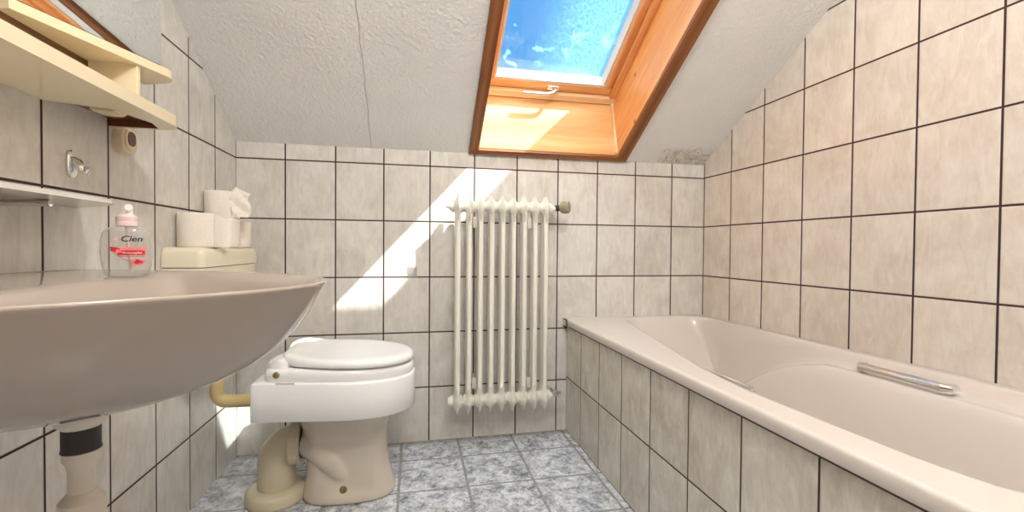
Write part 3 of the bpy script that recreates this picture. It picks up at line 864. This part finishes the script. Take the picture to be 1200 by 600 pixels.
roll('toilet paper roll at the far corner end of the cistern top', (0.067, -0.170, CT), 0.053, 0.098)
roll('toilet paper roll stacked on the other rolls with a crumpled loose sheet', (0.064, -0.278, CT + 0.1005), 0.054, 0.096, flap=(-0.75, 0.06, 0.0), crumple=True)

# ================================================================== SINK
SY, SZ, SXC = -1.335, 0.820, 0.30
sk = thing('sink', 'large beige wall-hung washbasin at the left edge, soap bottle on its rim', 'sink', (0.2, SY, 0.63))
OUT = [(0.0, 0.600), (0.05, 0.595), (0.10, 0.577), (0.15, 0.546), (0.20, 0.498), (0.25, 0.440), (0.29, 0.382), (0.325, 0.308), (0.352, 0.225), (0.378, 0.150), (0.396, 0.085), (0.402, 0.05), (0.402, XL + 0.002)]
poly = [(x, v) for v, x in OUT[::-1]] + [(x, -v) for v, x in OUT[1:]]
poly = [(XL + 0.002, 0.2), ] * 0 + poly
NP = 144
def ray_poly(a):
    dx, dy = math.cos(a), math.sin(a)
    best = 9
    P = [(x - SXC, v) for x, v in poly]
    n = len(P)
    for i in range(n):
        (x0, y0), (x1, y1) = P[i], P[(i + 1) % n]
        ex, ey = x1 - x0, y1 - y0
        den = dx * ey - dy * ex
        if abs(den) < 1e-9: continue
        tt = (x0 * ey - y0 * ex) / den
        u = (x0 * dy - y0 * dx) / den
        if tt > 0 and -1e-6 <= u <= 1 + 1e-6: best = min(best, tt)
    return best
RAD = [ray_poly(2 * PI * k / NP) for k in range(NP)]
for _ in range(2): RAD = [(RAD[k - 1] + 2 * RAD[k] + RAD[(k + 1) % NP]) / 4 for k in range(NP)]
def clampw(x): return max(x, XL)
def o_ring(s, z, back=0.0):
    r = []
    for k in range(NP):
        a = 2 * PI * k / NP
        rr = RAD[k] * s
        x = SXC + math.cos(a) * rr
        if math.cos(a) < 0 and back: x = SXC + math.cos(a) * RAD[k] * (s + (1 - s) * back)
        r.append(Vector((clampw(x), SY + math.sin(a) * rr, z)))
    return r
IRAD = []
for k in range(NP):                 # bowl outline: follows the rim, stops short of the ledge at the wall
    ca = math.cos(2 * PI * k / NP)
    IRAD.append(min(RAD[k] - 0.034, 0.068 / -ca) if ca < -1e-6 else RAD[k] - 0.034)
for _ in range(8): IRAD = [(IRAD[k - 1] + 2 * IRAD[k] + IRAD[(k + 1) % NP]) / 4 for k in range(NP)]
def i_ring(s, z):
    return [Vector((SXC + math.cos(2 * PI * k / NP) * IRAD[k] * s + 0.07 * (1 - s), SY + math.sin(2 * PI * k / NP) * IRAD[k] * s, z)) for k in range(NP)]
UND = [(0.13, 0.642), (0.24, 0.650), (0.36, 0.660), (0.48, 0.672), (0.60, 0.687), (0.70, 0.7045), (0.78, 0.7225), (0.85, 0.745), (0.905, 0.768), (0.945, 0.790), (0.970, 0.803)]
rings = [o_ring(0.05, 0.642)] + [o_ring(q, z, sstep(0.2, 0.9, q)) for q, z in UND]
rings += [o_ring(0.986, 0.811, 1), o_ring(0.995, 0.8155, 1), o_ring(0.996, 0.8185, 1), o_ring(0.989, SZ, 1), o_ring(0.978, SZ - 0.0006, 1)]
io = [1.02, 0.995, 0.975, 0.945, 0.905, 0.83, 0.70, 0.5, 0.25, 0.12]
iz = [SZ - 0.0105, SZ - 0.0135, SZ - 0.017, SZ - 0.025, SZ - 0.039, SZ - 0.062, SZ - 0.090, SZ - 0.115, SZ - 0.135, SZ - 0.142]
# blend ring on the deck between outer lip and bowl
def blend(A, B, t, z): return [Vector((a.x + (b.x - a.x) * t, a.y + (b.y - a.y) * t, z)) for a, b in zip(A, B)]
oA, iA = o_ring(0.978, SZ, 1), i_ring(1.02, SZ)
rings += [blend(oA, iA, 0.12, SZ - 0.0012), blend(oA, iA, 0.3, SZ - 0.0024), blend(oA, iA, 0.55, SZ - 0.0048), blend(oA, iA, 0.8, SZ - 0.0080)]
rings += [i_ring(s, z) for s, z in zip(io, iz)]
obj('basin', loft(bmesh.new(), rings), M['ceramic'], sk, angle=60)
# waste fitting and bottle trap tube
DXc, DYc = 0.280, SY
bm = lathe(bmesh.new(), [(0.652, 0.031), (0.640, 0.033), (0.632, 0.032), (0.624, 0.026), (0.620, 0.022)], (DXc, DYc, 0), (0, 0, 1), 32)
obj('waste_flange', bm, M['trap'], sk)
obj('rubber_gasket', lathe(bmesh.new(), [(0.621, 0.019), (0.620, 0.0215), (0.592, 0.0215), (0.588, 0.0225), (0.587, 0.018)], (DXc, DYc, 0), (0, 0, 1), 28), M['dark'], sk, label='dark gasket on the drain')
obj('coupling_nut', lathe(bmesh.new(), [(0.588, 0.018), (0.587, 0.0215), (0.576, 0.0210), (0.568, 0.0165), (0.562, 0.0155)], (DXc, DYc, 0), (0, 0, 1), 28), M['trap'], sk)
pth = [Vector((DXc, DYc, 0.572)), Vector((DXc, DYc, 0.50)), Vector((DXc, DYc, 0.36))]
obj('tail_pipe', tube(bmesh.new(), pth, 0.0150, 22), M['trap'], sk)
obj('slip_nut', lathe(bmesh.new(), [(0.530, 0.016), (0.525, 0.020), (0.518, 0.0255), (0.485, 0.0265), (0.48, 0.022)], (DXc, DYc, 0), (0, 0, 1), 12), M['trap'], sk)
bm = tube(bmesh.new(), [Vector((DXc, DYc, 0.42)), Vector((DXc, DYc, 0.34))] + arc_path((DXc, DYc, 0.33), (DXc, DYc, 0.27), (DXc - 0.12, DYc, 0.27), 0.05)[1:-1] + arc_path((DXc - 0.06, DYc, 0.27), (DXc - 0.13, DYc, 0.27), (DXc - 0.13, DYc, 0.40), 0.05)[1:-1] +
          arc_path((DXc - 0.13, DYc, 0.35), (DXc - 0.13, DYc, 0.42), (XL + 0.002, DYc, 0.42), 0.045)[1:], 0.021, 20)
obj('trap_bend', bm, M['trap'], sk)

# ================================================================== SOAP BOTTLE
BX, BY, BZ = 0.205, -1.089, SZ - 0.0045
CAMP = Vector((0.732, -2.075, 0.872))
fdir = Vector((CAMP.x - BX, CAMP.y - BY, 0)).normalized()       # the label side
fdir = Matrix.Rotation(math.radians(-4), 3, 'Z') @ fdir
rdir = Vector((0, 0, 1)).cross(fdir)                              # towards the right as seen from the front
def bp(u, w, h): return Vector((BX, BY, BZ)) + rdir * u + fdir * w + Vector((0, 0, h))
so = thing('soap_bottle', 'clear pump bottle of hand soap with red label on the sink rim', 'soap bottle', (BX, BY, BZ))
def oval(a, b, h, e=2.4, n=40):
    r = []
    for k in range(n):
        t_ = 2 * PI * k / n
        c, s = math.cos(t_), math.sin(t_)
        r.append(bp(a * math.copysign(abs(c) ** (2 / e), c), b * math.copysign(abs(s) ** (2 / e), s), h))
    return r
BP = [(0.0, 0.030, 0.017), (0.002, 0.0325, 0.019), (0.006, 0.034, 0.020), (0.02, 0.0365, 0.0215), (0.045, 0.0388, 0.022), (0.065, 0.0385, 0.022), (0.078, 0.036, 0.021), (0.085, 0.032, 0.0195), (0.0895, 0.024, 0.017), (0.092, 0.015, 0.014), (0.098, 0.0125, 0.0125)]
obj('bottle', loft(bmesh.new(), [oval(a, b, h) for h, a, b in BP]), M['clear'], so, label='clear plastic bottle')
obj('collar', lathe(bmesh.new(), [(0.092, 0.015), (0.093, 0.0165), (0.100, 0.0168), (0.101, 0.0160), (0.103, 0.0168), (0.110, 0.0165), (0.113, 0.012), (0.115, 0.008)], bp(0, 0, 0), (0, 0, 1), 30), M['pink'], so, label='pale pink screw collar')
pm = bmesh.new()
tube(pm, [bp(0.004, 0, 0.112), bp(0.004, 0, 0.128)], 0.0055, 16)
tube(pm, [bp(0.003, 0.008, 0.1275), bp(0.003, -0.008, 0.128), bp(0.001, -0.030, 0.124)], [0.0062, 0.0062, 0.004], 14)
obj('pump_head', pm, M['white_plastic'], so, label='white pump head')
obj('dip_tube', tube(bmesh.new(), [bp(0, 0, 0.094), bp(0.002, 0, 0.05), bp(0.006, 0, 0.008)], 0.0032, 12), M['pink'], so)
def hw_at(h):
    for (h0, a0, b0), (h1, a1, b1) in zip(BP, BP[1:]):
        if h <= h1:
            q = (h - h0) / (h1 - h0); return a0 + (a1 - a0) * q, b0 + (b1 - b0) * q
    return BP[-1][1:]
def on_front(u, h, lift=0.0006):
    a, b = hw_at(h)
    c = min(0.999, abs(u) / a)
    return bp(u, b * (1 - c ** 2.4) ** (1 / 2.4) + lift, h)
def decal(bm, u0, u1, h0, h1, nx=14, nh=3, lift=0.0006, th=0.0003, shape=None):
    def put(o):
        return [[bm.verts.new(on_front(u0 + (u1 - u0) * i / nx, (h0 + (h1 - h0) * j / nh) if not shape else shape(i / nx, j / nh), lift + o)) for i in range(nx + 1)] for j in range(nh + 1)]
    A, B = put(0), put(th)
    for G in (A, B):
        for j in range(nh):
            for i in range(nx): bm.faces.new((G[j][i], G[j][i + 1], G[j + 1][i + 1], G[j + 1][i]))
    for i in range(nx):
        for j in (0, nh): bm.faces.new((A[j][i], A[j][i + 1], B[j][i + 1], B[j][i]))
    for j in range(nh):
        for i in (0, nx): bm.faces.new((A[j][i], A[j + 1][i], B[j + 1][i], B[j][i]))
    return bm
def text_on(body, u, h, size, mat, name, shear=0.0, stretch=1.0, bold=0.0, lift=0.0011, center=False, par=None):
    cu = bpy.data.curves.new(name + '_lettering', 'FONT')
    cu.body = body; cu.size = size; cu.shear = shear; cu.offset = bold
    cu.align_x = 'CENTER' if center else 'LEFT'
    o = bpy.data.objects.new(name, cu); COL.objects.link(o)
    bpy.context.view_layer.update()
    me = bpy.data.meshes.new_from_object(o.evaluated_get(bpy.context.evaluated_depsgraph_get()))
    bpy.data.objects.remove(o)
    bm = bmesh.new(); bm.from_mesh(me)
    ext = bmesh.ops.extrude_face_region(bm, geom=list(bm.faces))
    for v in ext['geom']:
        if isinstance(v, bmesh.types.BMVert): v.co.z += 0.0004
    for v in bm.verts:
        v.co = on_front(u + v.co.x * stretch, h + v.co.y, lift + v.co.z)
    return obj(name, bm, mat, par or so, smooth=False)
text_on('Cien', -0.0085, 0.0640, 0.0145, M['black'], 'brand_lettering', 0.25, 1.15, 0.00022)
decal(bm := bmesh.new(), -0.019, -0.011, 0.0645, 0.0715)
obj('brand_mark', bm, M['mauve'], so, label='small mauve mark')
decal(bm := bmesh.new(), -0.0125, 0.027, 0.0385, 0.0475)
band = obj('label_band', bm, M['red'], so, label='red label band')
decal(bm := bmesh.new(), -0.010, 0.030, 0.0475, 0.0535)
obj('label_tint', bm, M['redlight'], so, label='pale pink strip above the band')
text_on('Granatapfel', 0.0085, 0.0412, 0.0056, M['mesh_white'], 'band_lettering', 0, 1.05, 0.0, 0.0013, True, band)
def blob(uc, hc, rx, rh, seed, name, mat, lift=0.0009):
    bm = bmesh.new()
    n = 26
    P = []
    for k in range(n):
        a = 2 * PI * k / n
        q = 1 + 0.22 * math.sin(3 * a + seed) + 0.12 * math.sin(5 * a + 2 * seed)
        P.append((uc + rx * q * math.cos(a), hc + rh * q * math.sin(a)))
    A = [bm.verts.new(on_front(u, h, lift)) for u, h in P]; B = [bm.verts.new(on_front(u, h, lift + 0.0004)) for u, h in P]
    bm.faces.new(A); bm.faces.new(B)
    for k in range(n): bm.faces.new((A[k], A[(k + 1) % n], B[(k + 1) % n], B[k]))
    return obj(name, bm, mat, so, smooth=False)
blob(-0.0165, 0.0495, 0.0065, 0.0045, 1.0, 'fruit_print', M['red'])
blob(-0.0105, 0.0455, 0.0045, 0.003, 2.2, 'fruit_print', M['redlight'], 0.0012)
blob(0.0165, 0.0255, 0.0105, 0.0058, 0.4, 'fruit_print', M['redlight'])
blob(0.0175, 0.0262, 0.0062, 0.0040, 2.4, 'fruit_print', M['red'], 0.0013)
# curved red line sweeping from the left fruit under the band
bm = bmesh.new()
tube(bm, [on_front(-0.0175 + 0.030 * q, 0.0440 - 0.030 * q + 0.011 * q * q, 0.0008) for q in [k / 12 for k in range(13)]], 0.0006, 6)
obj('curved_line', bm, M['red'], so)
tube(bm := bmesh.new(), [on_front(-0.013 + 0.040 * q, 0.0362, 0.0008) for q in [k / 12 for k in range(13)]], 0.0005, 6)
obj('under_line', bm, M['red'], so)

# ================================================================== MIRROR CABINET AND SHELF ON THE LEFT WALL
mc = thing('mirror_cabinet', 'cream plastic mirror cabinet above the sink, mirrored door swung slightly open', 'cabinet', (0.09, -1.25, 1.30))
LY, LZ0, LZ1, LX = -0.790, 1.158, 1.184, 0.172      # lower shelf: far end, underside, top, front
NY = -1.68
# lower shelf: a tray with a recessed underside
bm = bmesh.new()
def shelf_outline(x1, y1, r, y0=NY):
    P = [(XL + 0.001, y0), (x1, y0)]
    for k in range(9):
        a = PI / 2 * k / 8
        P.append((x1 - r + r * math.cos(a), y1 - r + r * math.sin(a)))
    P.append((XL + 0.001, y1))
    return P
prism(bm, shelf_outline(LX, LY, 0.050), 2, LZ1 - 0.006, LZ1)
lo = shelf_outline(LX, LY, 0.050)          # the skirt under it, open over the recess
prism(bm, lo + [(XL + 0.001, LY - 0.007), (0.118, LY - 0.007), (0.132, -0.855), (0.108, -0.96), (XL + 0.001, -0.995)], 2, LZ0, LZ1 - 0.006)
low_shelf = obj('lower_shelf', bm, M['cream'], mc, label='cream shelf under the mirror')
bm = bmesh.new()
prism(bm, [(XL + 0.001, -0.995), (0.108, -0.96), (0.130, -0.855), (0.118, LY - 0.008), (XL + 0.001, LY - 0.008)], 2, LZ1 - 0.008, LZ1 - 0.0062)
add_box(bm, XL + 0.001, 0.118, LY - 0.009, LY - 0.0075, LZ0 + 0.001, LZ1 - 0.008)  # lining browned to paint the shade inside the recess
obj('underside_recess', bm, M['cream_shaded'], low_shelf, label='recess panel under the shelf, shade painted brown')
bm = bmesh.new()
loft(bm, [sup(0.080, -0.915, z, rx, 0.026, 2.4, 24) for z, rx in ((LZ1 - 0.008, 0.034), (LZ0 + 0.006, 0.032), (LZ0 + 0.001, 0.024))])
obj('lamp_cover', bm, M['cream'], low_shelf)
# cabinet body between the shelf and above, inside browned to paint its shade
obj('back_panel', box(XL + 0.001, 0.022, NY, LY - 0.06, LZ1, 1.80), M['cream_shaded'], mc, smooth=False, label='back panel with shade painted brown')
obj('upright', box(0.022, 0.118, LY - 0.095, LY - 0.082, LZ1, 1.302, bev=0.002), M['cream'], mc, smooth=False)
# door with its bottom ledge, hinged at the near end and swung out
HA = math.radians(18.8)
ud = Vector((math.sin(HA), math.cos(HA), 0)); nd = Vector((math.cos(HA), -math.sin(HA), 0))
tip = Vector((0.161, -0.776, 0))
def dp(a, b, z): return tip - ud * a - nd * b + Vector((0, 0, z))      # a along the door from its tip, b back from its face
UZ0, UZ1 = 1.281, 1.300
bm = bmesh.new()
out = []
for k in range(9):
    t_ = PI / 2 * k / 8
    out.append((0.028 - 0.028 * math.sin(t_) , 0.028 - 0.028 * math.cos(t_)))
out = [(0.62, 0.0)] + [(a, b) for a, b in out[::1]]
P2 = [(0.36, 0.0)] + [(0.05 - 0.05 * math.sin(q), 0.05 - 0.05 * math.cos(q)) for q in [PI / 2 * k / 8 for k in range(9)]] + [(0.0, 0.108), (0.36, 0.108)]
A = [bm.verts.new(dp(a, b, UZ0)) for a, b in P2]; B = [bm.verts.new(dp(a, b, UZ1)) for a, b in P2]
bm.faces.new(A); bm.faces.new(B)
for i in range(len(P2)): bm.faces.new((A[i], A[(i + 1) % len(P2)], B[(i + 1) % len(P2)], B[i]))
obj('door_ledge', bm, M['cream'], mc, label='cream ledge along the foot of the mirror')
def dbox(bm, a0, a1, b0, b1, z0, z1):
    return add_hex(bm, [dp(a0, b0, z0), dp(a1, b0, z0), dp(a1, b1, z0), dp(a0, b1, z0), dp(a0, b0, z1), dp(a1, b0, z1), dp(a1, b1, z1), dp(a0, b1, z1)])
mback = obj('mirror_backing', dbox(bmesh.new(), 0.055, 0.36, 0.0085, 0.020, UZ1, 1.80), M['dark'], mc, smooth=False)
obj('mirror', dbox(bmesh.new(), 0.057, 0.358, 0.004, 0.0085, UZ1 + 0.003, 1.797), M['mirror'], mback, smooth=False, label='mirror glass')

# wall socket under the shelf
SOY = -0.752
ws = thing('wall_socket', 'cream rounded power socket on the left wall just under the shelf', 'socket', (XL, -0.735, 1.13))
def pill(bm, y, z, ry, rz, xs, n=36, e=2.6):
    rings = [[Vector((x, y + ry * s * math.copysign(abs(math.cos(a)) ** (2 / e), math.cos(a)), z + rz * s * math.copysign(abs(math.sin(a)) ** (2 / e), math.sin(a)))) for a in [2 * PI * k / n for k in range(n)]] for x, s in xs]
    return loft(bm, rings)
obj('housing', pill(bmesh.new(), SOY, 1.134, 0.034, 0.033, [(XL, 1.0), (XL + 0.014, 1.0), (XL + 0.019, 0.96), (XL + 0.021, 0.88)]), M['socket'], ws)
obj('rim', pill(bmesh.new(), SOY, 1.136, 0.025, 0.026, [(XL + 0.020, 1.0), (XL + 0.023, 0.98), (XL + 0.024, 0.9)]), M['socket'], ws)
obj('outlet_well', pill(bmesh.new(), SOY, 1.139, 0.016, 0.018, [(XL + 0.023, 1.0), (XL + 0.0252, 0.98)]), M['brownhole'], ws, label='dark brown socket opening')

# small wall shelf beside the grout line and the chrome hook
sf = thing('toiletry_shelf', 'small milky glass shelf on the left wall above the soap bottle', 'shelf', (0.07, -1.15, 0.97))
P3 = [(XL + 0.001, -1.60), (0.158, -1.60), (0.158, -1.07), (0.156, -1.045), (0.150, -1.027), (0.138, -1.010), (0.115, -0.985), (0.08, -0.952), (XL + 0.001, -0.900)]
obj('shelf_plate', prism(bmesh.new(), P3, 2, 0.953, 0.961), M['grey_white'], sf, smooth=False)
for y in (-1.10, -1.45):
    obj('shelf_bracket', tube(bmesh.new(), [(XL + 0.001, y, 0.946), (XL + 0.03, y, 0.946), (XL + 0.08, y, 0.947)], 0.006, 12), M['chrome'], sf)
hk = thing('towel_hook', 'small chrome hook on the left wall, at the left edge above the shelf', 'hook', (XL, -0.90, 1.03))
obj('hook_plate', pill(bmesh.new(), -0.925, 1.045, 0.015, 0.030, [(XL, 1.0), (XL + 0.005, 0.98), (XL + 0.007, 0.85)]), M['chrome'], hk)
bm = tube(bmesh.new(), [(XL + 0.005, -0.925, 1.055), (XL + 0.014, -0.923, 1.048), (XL + 0.020, -0.921, 1.032), (XL + 0.027, -0.920, 1.028), (XL + 0.032, -0.920, 1.040)], [0.008, 0.009, 0.008, 0.007, 0.006], 14)
obj('hook_arm', bm, M['chrome'], hk)

# clear sticky pad on the back wall
pad = obj('adhesive_pad', box(0.704, 0.744, -0.004, 0.0, 0.738, 0.786, bev=0.0015), M['hook_clear'])
tag(pad, 'small clear adhesive pad on the back wall between toilet and radiator', 'adhesive pad')

# unseen globe behind the camera, added to fill the room with light
LPX, LPY, LPZ, LPR = 1.0, -1.95, 2.14, 0.125
cl = thing('added_fill_lamp', 'unseen white globe added as fill light, hanging from the flat ceiling behind the camera', 'lamp', (LPX, LPY, ZFLAT))
obj('fill_lamp_base', lathe(bmesh.new(), [(0, 0.06), (-0.02, 0.06), (-0.03, 0.03)], (LPX, LPY, ZFLAT), (0, 0, 1), 32), M['plaster'], cl)
obj('fill_lamp_rod', tube(bmesh.new(), [(LPX, LPY, ZFLAT - 0.028), (LPX, LPY, LPZ + LPR - 0.004)], 0.008, 12), M['chrome'], cl)
obj('fill_lamp_globe', lathe(bmesh.new(), [(LPR * math.cos(PI * k / 20), LPR * math.sin(PI * k / 20)) for k in range(21)][::-1], (LPX, LPY, LPZ), (0, 0, 1), 40), M['opal'], cl)

# ================================================================== LIGHT
def light(name, typ, loc, energy, color, **k):
    L = bpy.data.lights.new(name, typ)
    L.energy = energy; L.color = color
    for a, b in k.items(): setattr(L, a, b)
    o = bpy.data.objects.new(name, L); COL.objects.link(o); o.location = loc
    return o
SM, SQ = 1.19, 1.90
sd = Vector((-SM, 1.0, -SQ)).normalized()
sun = light('sun', 'SUN', (4, -4, 6), 14.0, (1.0, 0.98, 0.95), angle=math.radians(0.6))
sun.rotation_euler = sd.to_track_quat('-Z', 'Y').to_euler()

wd = bpy.data.worlds.new('sky'); sc.world = wd; wd.use_nodes = True
nt = wd.node_tree; nt.nodes.clear()
wo = nt.nodes.new('ShaderNodeOutputWorld'); bg = nt.nodes.new('ShaderNodeBackground')
tc = nt.nodes.new('ShaderNodeTexCoord'); sxz = nt.nodes.new('ShaderNodeSeparateXYZ'); rp = nt.nodes.new('ShaderNodeValToRGB')
nt.links.new(tc.outputs['Generated'], sxz.inputs[0]); nt.links.new(sxz.outputs['Z'], rp.inputs[0])
rp.color_ramp.elements[0].position = 0.0; rp.color_ramp.elements[0].color = (0.30, 0.66, 0.98, 1)
rp.color_ramp.elements[1].position = 0.75; rp.color_ramp.elements[1].color = (0.04, 0.33, 1.0, 1)
dt = nt.nodes.new('ShaderNodeVectorMath'); dt.operation = 'DOT_PRODUCT'; dt.inputs[1].default_value = (-sd.x, -sd.y, -sd.z)
nrm = nt.nodes.new('ShaderNodeVectorMath'); nrm.operation = 'NORMALIZE'
nt.links.new(tc.outputs['Generated'], nrm.inputs[0]); nt.links.new(nrm.outputs[0], dt.inputs[0])
mr = nt.nodes.new('ShaderNodeMapRange'); mr.interpolation_type = 'SMOOTHSTEP'
nt.links.new(dt.outputs['Value'], mr.inputs[0]); mr.inputs[1].default_value = 0.3; mr.inputs[2].default_value = 1.0
mx = nt.nodes.new('ShaderNodeMix'); mx.data_type = 'RGBA'
nt.links.new(mr.outputs[0], mx.inputs[0]); nt.links.new(rp.outputs[0], mx.inputs[6]); mx.inputs[7].default_value = (9.0, 9.2, 9.6, 1)
nt.links.new(mx.outputs[2], bg.inputs[0]); bg.inputs[1].default_value = 1.0
nt.links.new(bg.outputs[0], wo.inputs[0])

# ================================================================== CAMERA
cam = bpy.data.cameras.new('camera'); co_ = bpy.data.objects.new('camera', cam); COL.objects.link(co_)
yaw, pit, rol = 0.21194, -0.01677, 0.00798
F0 = Vector((math.sin(yaw), math.cos(yaw), 0)); R0 = Vector((math.cos(yaw), -math.sin(yaw), 0)); Z = Vector((0, 0, 1))
Fv = F0 * math.cos(pit) + Z * math.sin(pit); U2 = Z * math.cos(pit) - F0 * math.sin(pit)
Rv = R0 * math.cos(rol) + U2 * math.sin(rol); Uv = U2 * math.cos(rol) - R0 * math.sin(rol)
mat = Matrix.Identity(4)
for i in range(3):
    mat[i][0], mat[i][1], mat[i][2] = Rv[i], Uv[i], -Fv[i]
mat[0][3], mat[1][3], mat[2][3] = 0.73224, -2.07505, 0.87217
co_.matrix_world = mat
cam.sensor_fit = 'HORIZONTAL'; cam.sensor_width = 36; cam.lens = 532.26 / 1200 * 36; cam.clip_start = 0.02
sc.camera = co_
sc.view_settings.view_transform = 'Standard'
sc.view_settings.look = 'None'
sc.view_settings.gamma = 1; sc.view_settings.use_curve_mapping = False
sc.view_settings.exposure = 0.0
